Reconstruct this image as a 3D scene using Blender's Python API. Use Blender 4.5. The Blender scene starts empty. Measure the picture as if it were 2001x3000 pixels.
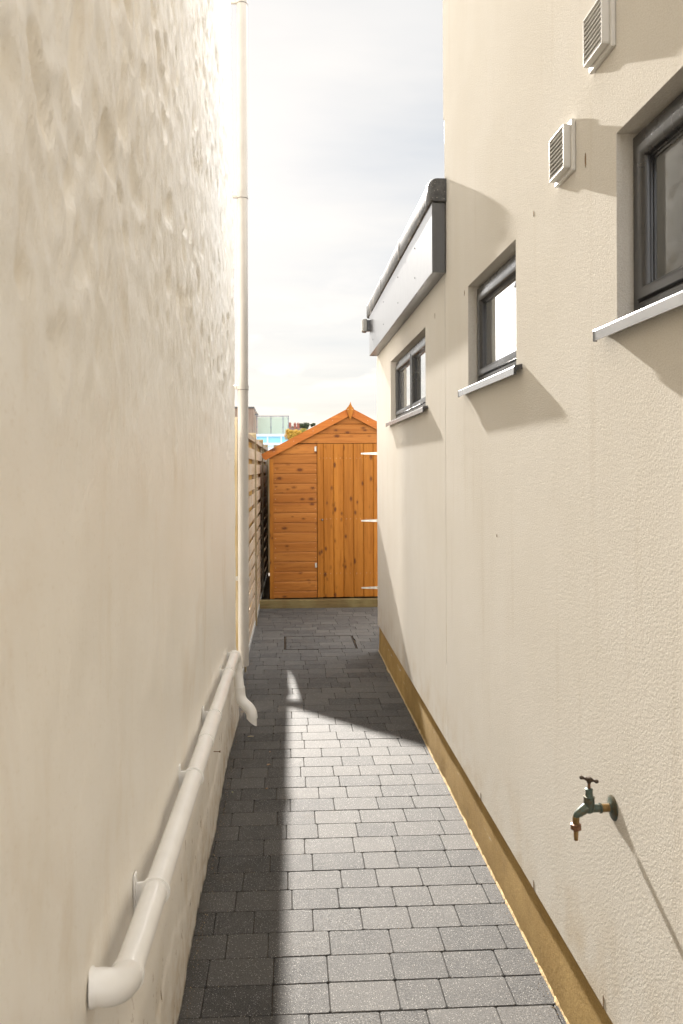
import bpy, bmesh, math, random
import numpy as np
from mathutils import Vector, Matrix, noise
random.seed(7)
R = math.radians
sc = bpy.context.scene
col = sc.collection

# ---------------------------------------------------------------- camera
cam_d = bpy.data.cameras.new("camera"); cam = bpy.data.objects.new("camera", cam_d); col.objects.link(cam)
TH, RO = R(4.0), R(0.25)
fwd = Vector((math.sin(TH), math.cos(TH), 0)); r0 = Vector((math.cos(TH), -math.sin(TH), 0)); u0 = Vector((0, 0, 1))
right = r0*math.cos(RO) - u0*math.sin(RO); up = u0*math.cos(RO) + r0*math.sin(RO)
cam.matrix_world = Matrix(((right.x, up.x, -fwd.x, 0), (right.y, up.y, -fwd.y, 0), (right.z, up.z, -fwd.z, 1.55), (0, 0, 0, 1)))
cam_d.sensor_fit = 'VERTICAL'; cam_d.sensor_height = 36; cam_d.lens = 28; cam_d.shift_y = -101.5/2351
cam_d.clip_start = .05; cam_d.clip_end = 3000
cam_d.dof.use_dof = True; cam_d.dof.focus_distance = 5.5; cam_d.dof.aperture_fstop = 9
sc.camera = cam

# ---------------------------------------------------------------- sun, sky, exposure
EL, AZ = R(24.0), R(-4.2)
sundir = Vector((math.sin(AZ)*math.cos(EL), math.cos(AZ)*math.cos(EL), math.sin(EL)))
sun_d = bpy.data.lights.new("sun", 'SUN'); sun_d.energy = 2.6; sun_d.angle = R(.8); sun_d.color = (1, .945, .87)
sun = bpy.data.objects.new("sun", sun_d); col.objects.link(sun)
sun.rotation_euler = sundir.to_track_quat('Z', 'Y').to_euler(); sun.location = (-2, 20, 12)

w = bpy.data.worlds.new("World"); sc.world = w; w.use_nodes = True
nt = w.node_tree; nt.nodes.clear()
def wn(t, **k):
    n = nt.nodes.new(t)
    for a, b in k.items(): setattr(n, a, b)
    return n
sky = wn('ShaderNodeTexSky', sky_type='NISHITA', sun_disc=False, sun_elevation=EL, sun_rotation=AZ, air_density=1.0, dust_density=1.2, ozone_density=1.0, altitude=0)
tc = wn('ShaderNodeTexCoord'); sep = wn('ShaderNodeSeparateXYZ'); nt.links.new(tc.outputs['Generated'], sep.inputs[0])
zz = wn('ShaderNodeMath', operation='ADD'); nt.links.new(sep.outputs[2], zz.inputs[0]); zz.inputs[1].default_value = .09
zm = wn('ShaderNodeMath', operation='MAXIMUM'); nt.links.new(zz.outputs[0], zm.inputs[0]); zm.inputs[1].default_value = .05
dx = wn('ShaderNodeMath', operation='DIVIDE'); nt.links.new(sep.outputs[0], dx.inputs[0]); nt.links.new(zm.outputs[0], dx.inputs[1])
dy = wn('ShaderNodeMath', operation='DIVIDE'); nt.links.new(sep.outputs[1], dy.inputs[0]); nt.links.new(zm.outputs[0], dy.inputs[1])
cb = wn('ShaderNodeCombineXYZ'); nt.links.new(dx.outputs[0], cb.inputs[0]); nt.links.new(dy.outputs[0], cb.inputs[1])
def wnoise(scale, detail, lo, hi, vec, seed=0):
    mp = wn('ShaderNodeMapping'); nt.links.new(vec, mp.inputs[0]); mp.inputs[1].default_value = (seed, seed*.7, 0)
    mp.inputs[3].default_value = scale
    n = wn('ShaderNodeTexNoise'); nt.links.new(mp.outputs[0], n.inputs['Vector']); n.inputs['Scale'].default_value = 1
    n.inputs['Detail'].default_value = detail; n.inputs['Roughness'].default_value = .55
    r = wn('ShaderNodeMapRange', interpolation_type='SMOOTHSTEP'); nt.links.new(n.outputs[0], r.inputs[0])
    r.inputs[1].default_value = lo; r.inputs[2].default_value = hi
    return r.outputs[0]
cirrus = wnoise((.8, 1.6, 1), 5, .25, .72, cb.outputs[0], 3.1)
cumul = wnoise((1.5, 1.1, 1), 7, .50, .60, cb.outputs[0], 8.3)
low = wn('ShaderNodeMapRange', interpolation_type='SMOOTHSTEP'); nt.links.new(sep.outputs[2], low.inputs[0])
low.inputs[1].default_value = .30; low.inputs[2].default_value = .14
cm = wn('ShaderNodeMath', operation='MULTIPLY'); nt.links.new(cumul, cm.inputs[0]); nt.links.new(low.outputs[0], cm.inputs[1])
def wmix(fac, a, b, fs=None):
    m = wn('ShaderNodeMix', data_type='RGBA')
    if fs is not None:
        q = wn('ShaderNodeMath', operation='MULTIPLY'); nt.links.new(fac, q.inputs[0]); q.inputs[1].default_value = fs; fac = q.outputs[0]
    nt.links.new(fac, m.inputs[0])
    if hasattr(a, 'links'): nt.links.new(a, m.inputs[6])
    else: m.inputs[6].default_value = a
    if hasattr(b, 'links'): nt.links.new(b, m.inputs[7])
    else: m.inputs[7].default_value = b
    return m.outputs[2]
# a thin bright overcast: thickest and brightest overhead and away from the sun, broken and streaky ahead
SKYC = 1.12; ZEN = 3.9
def wmr(v, a, b, c=0, d=1):
    r = wn('ShaderNodeMapRange', interpolation_type='SMOOTHSTEP'); nt.links.new(v, r.inputs[0])
    for i, x in zip((1, 2, 3, 4), (a, b, c, d)): r.inputs[i].default_value = x
    return r.outputs[0]
streak = wmix(cirrus, (SKYC*.68, SKYC*.755, SKYC*.84, 1), (SKYC*1.10, SKYC*1.10, SKYC*1.09, 1))
puffs = wmix(cm.outputs[0], streak, (SKYC*1.10, SKYC*1.09, SKYC*1.08, 1), .9)
over = wmix(wmr(sep.outputs[2], .50, .90), puffs, (SKYC*ZEN, SKYC*ZEN*.985, SKYC*ZEN*.96, 1))
back = wmix(wmr(sep.outputs[1], -.05, -.6), over, (SKYC*4.6, SKYC*4.6, SKYC*4.7, 1), .9)
def fill_bank(prev, az, el, a0, a1, k):  # bright patch added to unseen sky, to light walls and window frames
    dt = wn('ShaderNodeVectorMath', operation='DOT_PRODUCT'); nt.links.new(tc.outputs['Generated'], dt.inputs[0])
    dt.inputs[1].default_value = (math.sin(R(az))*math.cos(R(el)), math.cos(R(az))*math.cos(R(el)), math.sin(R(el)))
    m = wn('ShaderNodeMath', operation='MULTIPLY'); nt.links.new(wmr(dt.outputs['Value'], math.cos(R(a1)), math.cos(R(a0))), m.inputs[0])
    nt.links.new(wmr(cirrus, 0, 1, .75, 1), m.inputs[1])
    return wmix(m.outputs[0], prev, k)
back = fill_bank(back, -22, 16, 6, 15, (SKYC*5.6, SKYC*5.5, SKYC*5.4, 1))
back = fill_bank(back, 52, 42, 10, 31, (SKYC*8, SKYC*8, SKYC*8, 1))
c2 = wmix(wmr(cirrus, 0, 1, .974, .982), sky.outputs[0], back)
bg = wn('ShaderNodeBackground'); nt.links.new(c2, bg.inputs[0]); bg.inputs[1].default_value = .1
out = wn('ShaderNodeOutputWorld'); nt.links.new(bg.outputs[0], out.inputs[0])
sc.view_settings.view_transform = 'Standard'; sc.view_settings.look = 'None'; sc.view_settings.gamma = 1
sc.view_settings.exposure = 2.7
sc.render.engine = 'CYCLES'
sc.cycles.use_denoising = True; sc.cycles.max_bounces = 10; sc.cycles.diffuse_bounces = 6; sc.cycles.glossy_bounces = 5
sc.cycles.sample_clamp_indirect = 8; sc.cycles.caustics_reflective = False

# ---------------------------------------------------------------- helpers
class MB:
    """collects shapes, then links them as one mesh object"""
    def __init__(s): s.v = []; s.f = []; s.mi = []; s.r = []; s.m = 0; s.rv = 0.5; s.flip = False
    def face(s, idx): s.f.append(idx); s.mi.append(s.m); s.r.append(s.rv)
    def quad(s, a, b, c, d):
        n = len(s.v); s.v += [tuple(a), tuple(b), tuple(c), tuple(d)]; s.face((n, n+1, n+2, n+3))
    def poly(s, pts):
        n = len(s.v); s.v += [tuple(p) for p in pts]; s.face(tuple(range(n, n+len(pts))))
    def box(s, x0, x1, y0, y1, z0, z1, ch=0):
        if ch:
            # chamfered box: 24 verts hull
            b = bmesh.new(); bmesh.ops.create_cube(b, size=1)
            for v in b.verts: v.co = Vector(((x0+x1)/2+v.co.x*(x1-x0), (y0+y1)/2+v.co.y*(y1-y0), (z0+z1)/2+v.co.z*(z1-z0)))
            bmesh.ops.bevel(b, geom=b.edges[:], offset=ch, segments=2, affect='EDGES', profile=.5)
            s.bm(b); return
        n = len(s.v)
        s.v += [(x0,y0,z0),(x1,y0,z0),(x1,y1,z0),(x0,y1,z0),(x0,y0,z1),(x1,y0,z1),(x1,y1,z1),(x0,y1,z1)]
        for q in ((0,3,2,1),(4,5,6,7),(0,1,5,4),(1,2,6,5),(2,3,7,6),(3,0,4,7)): s.face(tuple(n+i for i in q))
    def bm(s, b, M=None):
        n = len(s.v); b.verts.ensure_lookup_table()
        for v in b.verts: s.v.append(tuple(M @ v.co if M else v.co))
        for i, v in enumerate(b.verts): v.index = i
        for f in b.faces: s.face(tuple(n+v.index for v in f.verts))
        b.free()
    def prism(s, pts, axis, a, b):
        """pts 2D polygon extruded along axis from a to b"""
        def P(p, t):
            return {0: (t, p[0], p[1]), 1: (p[0], t, p[1]), 2: (p[0], p[1], t)}[axis]
        n = len(s.v); k = len(pts)
        s.v += [P(p, a) for p in pts] + [P(p, b) for p in pts]
        s.face(tuple(range(n, n+k))); s.face(tuple(range(n+2*k-1, n+k-1, -1)))
        for i in range(k):
            j = (i+1) % k; s.face((n+i, n+k+i, n+k+j, n+j))
    def tube(s, path, rad, seg=20, cap=True):
        path = [Vector(p) for p in path]; rads = rad if isinstance(rad, (list, tuple)) else [rad]*len(path)
        n0 = len(s.v); up_ = None
        for i, p in enumerate(path):
            t = (path[min(i+1, len(path)-1)] - path[max(i-1, 0)]).normalized()
            if up_ is None:
                up_ = Vector((0, 0, 1)) if abs(t.z) < .9 else Vector((1, 0, 0))
            a = (up_ - t*up_.dot(t)).normalized(); up_ = a; b = t.cross(a)
            for k in range(seg):
                q = 2*math.pi*k/seg; s.v.append(tuple(p + (a*math.cos(q) + b*math.sin(q))*rads[i]))
        for i in range(len(path)-1):
            for k in range(seg):
                j = (k+1) % seg; s.face((n0+i*seg+k, n0+i*seg+j, n0+(i+1)*seg+j, n0+(i+1)*seg+k))
        if cap:
            s.face(tuple(n0+seg-1-k for k in range(seg))); e = n0+(len(path)-1)*seg; s.face(tuple(e+k for k in range(seg)))
    def build(s, name, mats, parent=None, smooth=False, loc=None, fixn=True):
        me = bpy.data.meshes.new(name); me.from_pydata(s.v, [], s.f)
        mats = mats if isinstance(mats, (list, tuple)) else [mats]
        for m in mats: me.materials.append(m)
        me.polygons.foreach_set('material_index', s.mi)
        at = me.attributes.new('rnd', 'FLOAT', 'FACE'); at.data.foreach_set('value', s.r)
        if fixn:
            b = bmesh.new(); b.from_mesh(me); bmesh.ops.recalc_face_normals(b, faces=b.faces); b.to_mesh(me); b.free()
        if smooth:
            me.polygons.foreach_set('use_smooth', [True]*len(me.polygons))
            if smooth != 'all': me.set_sharp_from_angle(angle=R(35))
        o = bpy.data.objects.new(name, me); col.objects.link(o)
        if parent: o.parent = parent
        if loc: o.location = loc
        return o

def thing(name, label, cat, loc=(0, 0, 0), rz=0, group=None):
    o = bpy.data.objects.new(name, None); col.objects.link(o); o.location = loc; o.rotation_euler = (0, 0, rz)
    o.empty_display_size = .1
    return tag(o, label, cat, group)
def tag(o, label, cat, group=None):
    o['label'] = label; o['category'] = cat
    if group: o['group'] = group
    return o
def struct(o, kind='structure', label=None, cat=None):
    o['kind'] = kind
    if label: o['label'] = label
    if cat: o['category'] = cat
    return o

class Mat:
    def __init__(s, name, rough=.8, spec=.5):
        s.m = bpy.data.materials.new(name); s.m.use_nodes = True; s.t = s.m.node_tree
        s.b = s.t.nodes['Principled BSDF']; s.b.inputs['Roughness'].default_value = rough
        s.b.inputs['Specular IOR Level'].default_value = spec
        s.co = s.n('ShaderNodeTexCoord').outputs['Object']
    def n(s, t, **k):
        n = s.t.nodes.new(t)
        for a, b in k.items(): setattr(n, a, b)
        return n
    def L(s, a, b): s.t.links.new(a, b)
    def put(s, sock, v):
        if hasattr(v, 'links'): s.L(v, sock)
        else: sock.default_value = v
    def rgb(s, c): return (c[0], c[1], c[2], 1)
    def map(s, scale=(1, 1, 1), loc=(0, 0, 0), vec=None):
        m = s.n('ShaderNodeMapping'); s.L(vec or s.co, m.inputs[0]); s.put(m.inputs[1], loc); m.inputs[3].default_value = scale; return m.outputs[0]
    def noise(s, scale, detail=4, rough=.55, vec=None, dist=0, col=False):
        n = s.n('ShaderNodeTexNoise'); s.L(vec or s.co, n.inputs['Vector']); n.inputs['Scale'].default_value = scale
        n.inputs['Detail'].default_value = detail; n.inputs['Roughness'].default_value = rough; n.inputs['Distortion'].default_value = dist
        return n.outputs[1 if col else 0]
    def vor(s, scale, vec=None, out=0, feature='F1', rnd=1):
        n = s.n('ShaderNodeTexVoronoi', feature=feature); s.L(vec or s.co, n.inputs['Vector']); n.inputs['Scale'].default_value = scale
        n.inputs['Randomness'].default_value = rnd; return n.outputs[out]
    def ramp(s, v, lo, hi, a=0, b=1):
        r = s.n('ShaderNodeMapRange', interpolation_type='SMOOTHSTEP'); s.L(v, r.inputs[0])
        for i, x in zip((1, 2, 3, 4), (lo, hi, a, b)): r.inputs[i].default_value = x
        return r.outputs[0]
    def math(s, op, a, b=0):
        m = s.n('ShaderNodeMath', operation=op); s.put(m.inputs[0], a); s.put(m.inputs[1], b); return m.outputs[0]
    def mix(s, f, a, b, mode='MIX'):
        m = s.n('ShaderNodeMix', data_type='RGBA', blend_type=mode); s.put(m.inputs[0], f)
        s.put(m.inputs[6], s.rgb(a) if isinstance(a, tuple) else a); s.put(m.inputs[7], s.rgb(b) if isinstance(b, tuple) else b)
        return m.outputs[2]
    def attr(s, name='rnd'):
        n = s.n('ShaderNodeAttribute', attribute_name=name); return n.outputs['Fac']
    def color(s, c): s.put(s.b.inputs['Base Color'], s.rgb(c) if isinstance(c, tuple) else c); return s
    def rough(s, v): s.put(s.b.inputs['Roughness'], v); return s
    def bump(s, h, dist=.002, strength=1.0):
        b = s.n('ShaderNodeBump'); s.L(h, b.inputs['Height']); b.inputs['Distance'].default_value = dist; b.inputs['Strength'].default_value = strength
        s.L(b.outputs[0], s.b.inputs['Normal']); return s

def simple(name, c, rough=.6, var=.12, scale=12, spec=.5, bump=None, metal=0):
    m = Mat(name, rough, spec); n = m.noise(scale, 5)
    a = tuple(x*(1-var) for x in c); b = tuple(min(1, x*(1+var)) for x in c)
    m.color(m.mix(m.ramp(n, .3, .7), a, b)); m.b.inputs['Metallic'].default_value = metal
    if bump: m.bump(m.noise(bump[0], 4), bump[1])
    return m.m

# ---------------------------------------------------------------- materials
# cream sand textured render on the new house
def render_mat():
    m = Mat("cream_render", .95, .0); drip = m.noise(16, 4, .6, vec=m.map((1, 1, .06)))
    n1 = m.noise(300, 3, .6); n2 = m.noise(180, 3, .6); big = m.noise(1.3, 4, .6)
    st = m.noise(2.2, 4, .6, vec=m.map((1, 1, .22)))
    c = m.mix(m.ramp(big, .3, .7), (.72, .69, .63), (.755, .73, .68))
    c = m.mix(m.ramp(st, .45, .8, 0, .35), c, (.65, .605, .53))
    c = m.mix(m.ramp(n1, .62, .3, 0, .34), c, (.50, .44, .36)); c = m.mix(m.ramp(n2, .58, .75, 0, .30), c, (.86, .83, .77))
    sep = m.n('ShaderNodeSeparateXYZ'); m.L(m.co, sep.inputs[0])
    low = m.math('MULTIPLY', m.ramp(sep.outputs[2], .55, .2, 0, 1), m.ramp(m.noise(6, 4), .4, .75, 0, .45))
    c = m.mix(low, c, (.52, .40, .24)); c = m.mix(m.ramp(drip, .56, .74, 0, .22), c, (.56, .50, .41))
    m.color(c)
    h = m.math('ADD', m.math('MULTIPLY', n1, .55), m.math('MULTIPLY', n2, .75))
    m.bump(h, .0034, .6); return m.m
M_render = render_mat()
def oldwall_mat():
    m = Mat("white_limewash", .42, .6)
    big = m.noise(1.6, 5, .6); st = m.noise(5, 6, .65, vec=m.map((1, 1, .3)))
    c = m.mix(m.ramp(big, .3, .72), (.90, .855, .775), (.925, .89, .825))
    c = m.mix(m.ramp(st, .52, .78, 0, .45), c, (.72, .62, .46)); c = m.mix(m.ramp(m.noise(90, 4, .65), .56, .74, 0, .30), c, (.66, .57, .43)); c = m.mix(m.ramp(m.noise(2.6, 6, .65, vec=m.map((1, 1, .5), (4, 2, 1)), dist=1.2), .55, .75, 0, .35), c, (.74, .62, .47))
    sep = m.n('ShaderNodeSeparateXYZ'); m.L(m.co, sep.inputs[0])
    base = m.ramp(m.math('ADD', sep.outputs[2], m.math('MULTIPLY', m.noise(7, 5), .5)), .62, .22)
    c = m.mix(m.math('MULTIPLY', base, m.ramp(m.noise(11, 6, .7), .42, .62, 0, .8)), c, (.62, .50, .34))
    chips = m.math('MULTIPLY', m.ramp(m.noise(19, 5, .7, vec=m.map((1, 1.3, .45), (3, 1, 0))), .625, .65), m.ramp(sep.outputs[2], .55, .3))
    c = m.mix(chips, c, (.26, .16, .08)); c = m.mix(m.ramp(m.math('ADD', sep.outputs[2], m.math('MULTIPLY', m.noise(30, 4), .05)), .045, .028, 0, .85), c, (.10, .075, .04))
    m.color(c)
    n = m.noise(70, 7, .66, vec=m.map((1, 1, .33))); f = m.noise(190, 3, .6, vec=m.map((1, 1, .5)))
    rough_zone = m.ramp(m.math('ADD', sep.outputs[2], m.math('MULTIPLY', m.noise(3, 3), .5)), 1.4, 2.1, .25, 1)
    m.bump(m.math('MULTIPLY', m.math('ADD', n, m.math('MULTIPLY', f, .25)), m.math('MULTIPLY', rough_zone, m.math('SUBTRACT', 1.0, m.math('MULTIPLY', m.attr('pit'), .85)))), .011, .65)
    return m.m
M_old = oldwall_mat()
def ochre_mat():
    m = Mat("ochre_render", .85, .3)
    c = m.mix(m.ramp(m.noise(5, 5, .6), .3, .7), (.42, .275, .095), (.54, .37, .145))
    c = m.mix(m.ramp(m.noise(160, 3), .6, .35, 0, .3), c, (.26, .15, .04))
    sc_ = m.noise(9, 5, .6, vec=m.map((1, .35, 3.2))); sep = m.n('ShaderNodeSeparateXYZ'); m.L(m.co, sep.inputs[0])
    band = m.math('MULTIPLY', m.ramp(sep.outputs[2], .10, .13), m.ramp(sep.outputs[2], .17, .14))
    c = m.mix(m.math('MULTIPLY', m.ramp(sc_, .62, .66), band), c, (.72, .66, .55)); c = m.mix(m.ramp(m.noise(14, 6, .7, vec=m.map((1, .6, 1), (5, 0, 2))), .52, .72, 0, .45), c, (.27, .18, .075))
    m.color(c); m.bump(m.math('ADD', m.noise(300, 3), m.noise(60, 3)), .0018, .5); return m.m
M_ochre = ochre_mat()
def paver_mat(name="charcoal_block"):
    m = Mat(name, .75, .26)
    r = m.attr(); off = m.n('ShaderNodeCombineXYZ'); m.L(m.math('MULTIPLY', r, 37.0), off.inputs[0])
    c = m.mix(r, (.018, .018, .019), (.074, .069, .064))
    c = m.mix(m.ramp(m.noise(9, 5, .6, vec=m.map((1, 1, 1), off.outputs[0])), .35, .75, 0, .4), c, (.095, .090, .084))
    g = m.noise(330, 3, .7); c = m.mix(m.ramp(g, .42, .70), c, (.130, .123, .114))
    c = m.mix(m.ramp(g, .46, .30), c, (.03, .03, .032))
    w_ = m.vor(150); c = m.mix(m.ramp(w_, .20, .12, 0, .9), c, (.48, .46, .42))
    c = m.mix(m.ramp(m.noise(2.2, 5, .7), .60, .78, 0, .3), c, (.12, .09, .06))
    m.color(c); m.rough(m.ramp(m.noise(260, 2), .3, .7, .65, .9))
    m.bump(m.math('ADD', g, m.math('MULTIPLY', m.noise(120, 3), .8)), .0022, .7); return m.m
M_paver = paver_mat()
M_sand = simple("joint_sand", (.09, .065, .04), .95, .5, 60, .2, (200, .004))
M_mortar = simple("sand_mortar", (.50, .37, .20), .95, .25, 80, .2, (150, .004))
def anth(name, c=(.034, .035, .038), r=.27, coat=0.0, spec=.5, flat=False):
    m = Mat(name, r, spec); m.b.inputs['IOR'].default_value = 1.6; m.b.inputs['Coat Weight'].default_value = coat; m.b.inputs['Coat Roughness'].default_value = .22; m.b.inputs['Coat IOR'].default_value = 1.6; n = m.noise(14, 5)
    m.color(m.mix(m.ramp(n, .3, .7), tuple(x*.85 for x in c), tuple(x*1.2 for x in c)))
    m.rough(r if flat else m.ramp(m.noise(5, 5, .6), .3, .7, r*.85, r*1.25))
    if not flat: m.bump(m.noise(3, 2), .0008, .04)
    return m.m
M_anth = anth("anthracite_upvc", (.013, .013, .0145), .30, coat=.12, spec=.6); M_fascia = anth("anthracite_fascia", (.045, .047, .051), .34, coat=.3, spec=.8, flat=True)
M_sill = anth("aluminium_sill", (.085, .088, .095), .30, coat=1.0, spec=.8)
def coping_mat():
    m = Mat("roof_felt", .5, .5); n = m.noise(30, 6, .7)
    c = m.mix(m.ramp(n, .35, .7), (.05, .05, .052), (.11, .108, .105))
    c = m.mix(m.ramp(m.vor(70), .2, .1, 0, .8), c, (.4, .37, .32)); c = m.mix(m.ramp(m.noise(7, 6, .7), .56, .66, 0, .7), c, (.36, .31, .25))
    m.color(c); m.bump(m.noise(40, 5, .7), .0025, .5); return m.m
M_felt = coping_mat()
M_black = simple("dark_void", (.006, .006, .006), .9, 0, 3, .1)
def glass_mat(name, ior=2.3, base=(.02, .022, .023)):
    m = Mat(name, .02, .5); m.b.inputs['IOR'].default_value = 1.5
    lw = m.n('ShaderNodeLayerWeight'); lw.inputs[0].default_value = .5   # stacked panes: reflectivity climbs steeply towards grazing
    k = m.ramp(lw.outputs['Facing'], .50, .80, .06, .88); m.L(k, m.b.inputs['Metallic'])
    m.color(m.mix(k, base, (.93, .95, .95))); m.bump(m.noise(2.5, 2), .003, .10); return m.m
M_glass = glass_mat("window_glass")
def pvc(name="cream_pipe", c=(.70, .675, .625)):
    m = Mat(name, .33, .5); n = m.noise(9, 5, .6)
    cc = m.mix(m.ramp(n, .3, .75), c, tuple(x*.92 for x in c))
    cc = m.mix(m.ramp(m.noise(22, 5, .7, vec=m.map((1, 1, .4))), .68, .73, 0, .7), cc, (.55, .36, .14))
    m.color(cc); m.bump(m.noise(30, 3), .0006, .4); return m.m
M_pipe = pvc(c=(.83, .81, .77)); M_dpipe = pvc("cream_downpipe", (.50, .475, .44)); M_vent = simple("white_plastic", (.66, .645, .61), .4, .04, 10)
def wood_mat(name, c_lo, c_hi, c_knot, along, rough=.55, knot=9.0, kr=.16, groove=None, grey=None):
    """along: axis index of the grain"""
    m = Mat(name, rough, .2); r = m.attr()
    off = m.n('ShaderNodeCombineXYZ')
    for i, k in enumerate((53.0, 31.0, 71.0)): m.L(m.math('MULTIPLY', r, k), off.inputs[i])
    va = m.n('ShaderNodeVectorMath', operation='ADD'); m.L(m.co, va.inputs[0]); m.L(off.outputs[0], va.inputs[1]); v = va.outputs[0]
    nrm = {0: 1, 2: 1, 1: 0}[along]; st = [1, 1, 1]; st[along] = .07
    g = m.noise(85, 5, .6, vec=m.map(tuple(st), vec=v), dist=.4); g2 = m.noise(14, 3, .5, vec=m.map(tuple(st), vec=v), dist=.8)
    kst = [1, 1, 1]; kst[along] = .55; kst[nrm] = 0
    kv = m.map(tuple(kst), vec=v); kd = m.vor(knot, vec=kv); kcol = m.n('ShaderNodeSeparateColor'); m.L(m.vor(knot, vec=kv, out=1), kcol.inputs[0]); kn = m.math('ADD', m.math('ADD', kd, m.math('MULTIPLY', kcol.outputs[0], .22)), m.math('MULTIPLY', m.noise(110, 3, vec=v), .26))
    wn_ = m.math('FRACT', m.math('MULTIPLY', kd, 14.0))
    c = m.mix(m.ramp(g2, .3, .7), c_lo, c_hi); c = m.mix(m.ramp(g, .45, .75, 0, .55), c, tuple(x*.62 for x in c_lo))
    c = m.mix(m.math('MULTIPLY', r, .35), c, tuple(x*.66 for x in c_lo))
    kr += .07; halo = m.ramp(kn, kr+.14, kr+.02, 0, .45); c = m.mix(halo, c, tuple(x*.5 for x in c_lo))
    c = m.mix(m.ramp(kn, kr+.03, kr-.05, 0, .9), c, c_knot)
    if grey: c = m.mix(m.ramp(m.noise(3, 4, vec=v), .4, .7, 0, .6), c, grey)
    m.color(c); m.bump(m.math('ADD', g, m.math('MULTIPLY', kd, -.2)), .0015, .5); return m.m
OR_LO, OR_HI, OR_K = (.285, .100, .018), (.375, .150, .033), (.095, .028, .009)
M_woodH = wood_mat("orange_pine_boards", OR_LO, OR_HI, OR_K, 0, knot=11.5, kr=.27)
M_woodV = wood_mat("orange_pine_door", (.285, .100, .011), (.375, .147, .021), OR_K, 2, knot=13.5, kr=.29)
M_woodT = wood_mat("orange_pine_trim", (.33, .10, .018), (.43, .15, .03), OR_K, 0, knot=6.5, kr=.27)
M_woodY = wood_mat("orange_pine_side", OR_LO, OR_HI, OR_K, 1, knot=5.2, kr=.13)
M_post = wood_mat("treated_post", (.21, .155, .075), (.32, .25, .14), (.10, .06, .03), 2, .8, 5, .12, grey=(.36, .33, .26))
M_slat = wood_mat("fence_slat", (.34, .25, .165), (.46, .36, .26), (.2, .12, .06), 1, .75, 5, .10, grey=(.40, .36, .31))
M_slatb = wood_mat("sunlit_back_slat", (.33, .20, .055), (.44, .28, .09), (.2, .12, .06), 1, .75, 5, .10)  # golden tint puts the sun shining through into the back boards' colour
M_sleeper = wood_mat("green_timber", (.105, .075, .032), (.17, .12, .055), (.07, .04, .02), 0, .75, 4, .13, grey=(.22, .19, .09))
M_galv = simple("galvanised_steel", (.62, .62, .60), .4, .12, 40, .5, None, .6)
def brass_mat(name, a, b, patina, amt):
    m = Mat(name, .42, .5); m.b.inputs['Metallic'].default_value = .55
    c = m.mix(m.ramp(m.noise(90, 4), .3, .7), a, b); c = m.mix(m.ramp(m.noise(55, 5, .7), .6-amt, .75-amt), c, patina)
    m.color(c); m.bump(m.noise(200, 3), .0006, .5); return m.m
M_verd = brass_mat("verdigris_brass", (.10, .085, .05), (.15, .13, .085), (.085, .115, .095), .2)
M_brass = brass_mat("worn_brass", (.20, .12, .04), (.30, .19, .07), (.16, .09, .04), .05)
M_copper = brass_mat("copper_brown", (.15, .075, .038), (.22, .115, .06), (.15, .06, .03), .05)

# ---------------------------------------------------------------- ground and paving
g = MB(); g.quad((-900, -300, -.014), (900, -300, -.014), (900, 1800, -.014), (-900, 1800, -.014))
struct(g.build("ground", M_sand))

def block(mb, x0, x1, y0, y1, zt, rv, c=.0019, cut=.0055):
    """paving block with chamfered arris and nibbled corners, sheared to the rows' tilt"""
    mb.rv = rv; n = len(mb.v)
    def oct_(i, z, k):
        a0, a1, b0, b1 = x0+i, x1-i, y0+i, y1-i
        return [(a0+k, b0), (a1-k, b0), (a1, b0+k), (a1, b1-k), (a1-k, b1), (a0+k, b1), (a0, b1-k), (a0, b0+k)], z
    tl = [random.uniform(-.0007, .0007) for _ in range(2)]
    for (pts, z) in (oct_(0, -.013, cut), oct_(0, zt-c*.8, cut), oct_(c, zt, cut)):
        for (x, y) in pts:
            mb.v.append((x, y - .019*x, z + (tl[0]*(x-x0)/.15 + tl[1]*(y-y0)/.13 if z > -.01 else 0)))
    for l in range(2):
        for i in range(8):
            j = (i+1) % 8; mb.face((n+l*8+i, n+l*8+j, n+l*8+8+j, n+l*8+8+i))
    mb.face(tuple(n+16+i for i in range(8)))
pav = MB(); cov = MB()
P, G = .1338, .0010
MX0, MX1 = -.012, .60
row0 = 2.265
for k in range(-22, 50):
    y0 = row0 + k*P
    if y0 > 8.83: break
    y1 = min(y0 + P, 8.825)
    if y1-y0 < .02: continue
    xr = .776 if y0 < 6.62 else 2.6
    x = -.37 - random.uniform(0, .15) ; man = 33.4 < k+0 < 37.6 and True
    man = k in (34, 35, 36, 37)
    last = None
    while x < xr:
        wdt = random.choice((.201, .201, .167, .167, .134))
        if last == wdt and random.random() < .5: wdt = .167 if wdt == .201 else .201
        last = wdt; a, b = x, x+wdt; x = b
        if b > xr: b = xr
        if a < -.37: a = -.37
        segs = [(a, b, pav)]
        if man:
            segs = []
            if a < MX0-.008: segs.append((a, min(b, MX0-.008), pav))
            if b > MX0+.008 and a < MX1-.008: segs.append((max(a, MX0+.008), min(b, MX1-.008), cov))
            if b > MX1+.008: segs.append((max(a, MX1+.008), b, pav))
        rv = random.random()
        for (p, q, mb) in segs:
            if q-p < .012: continue
            ya, yb = y0, y1
            if mb is cov:
                if k == 34: ya += .009
                if k == 37: yb -= .009
            block(mb, p+G, q-G, ya+G, yb-G, random.uniform(-.0009, .0006), rv)
struct(pav.build("paving", M_paver, smooth=False))
MY0, MY1 = row0+34*P, row0+38*P
mc = thing("manhole_cover", "rectangular recessed manhole cover filled with charcoal blocks, set flush in the paving before the shed", "manhole cover", (.29, 7.1, 0))
ob = cov.build("block_infill", M_paver, mc); ob.location = (-.29, -7.1, 0)
fr = MB(); t = .0025
def sh(x): return -.019*x
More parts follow.
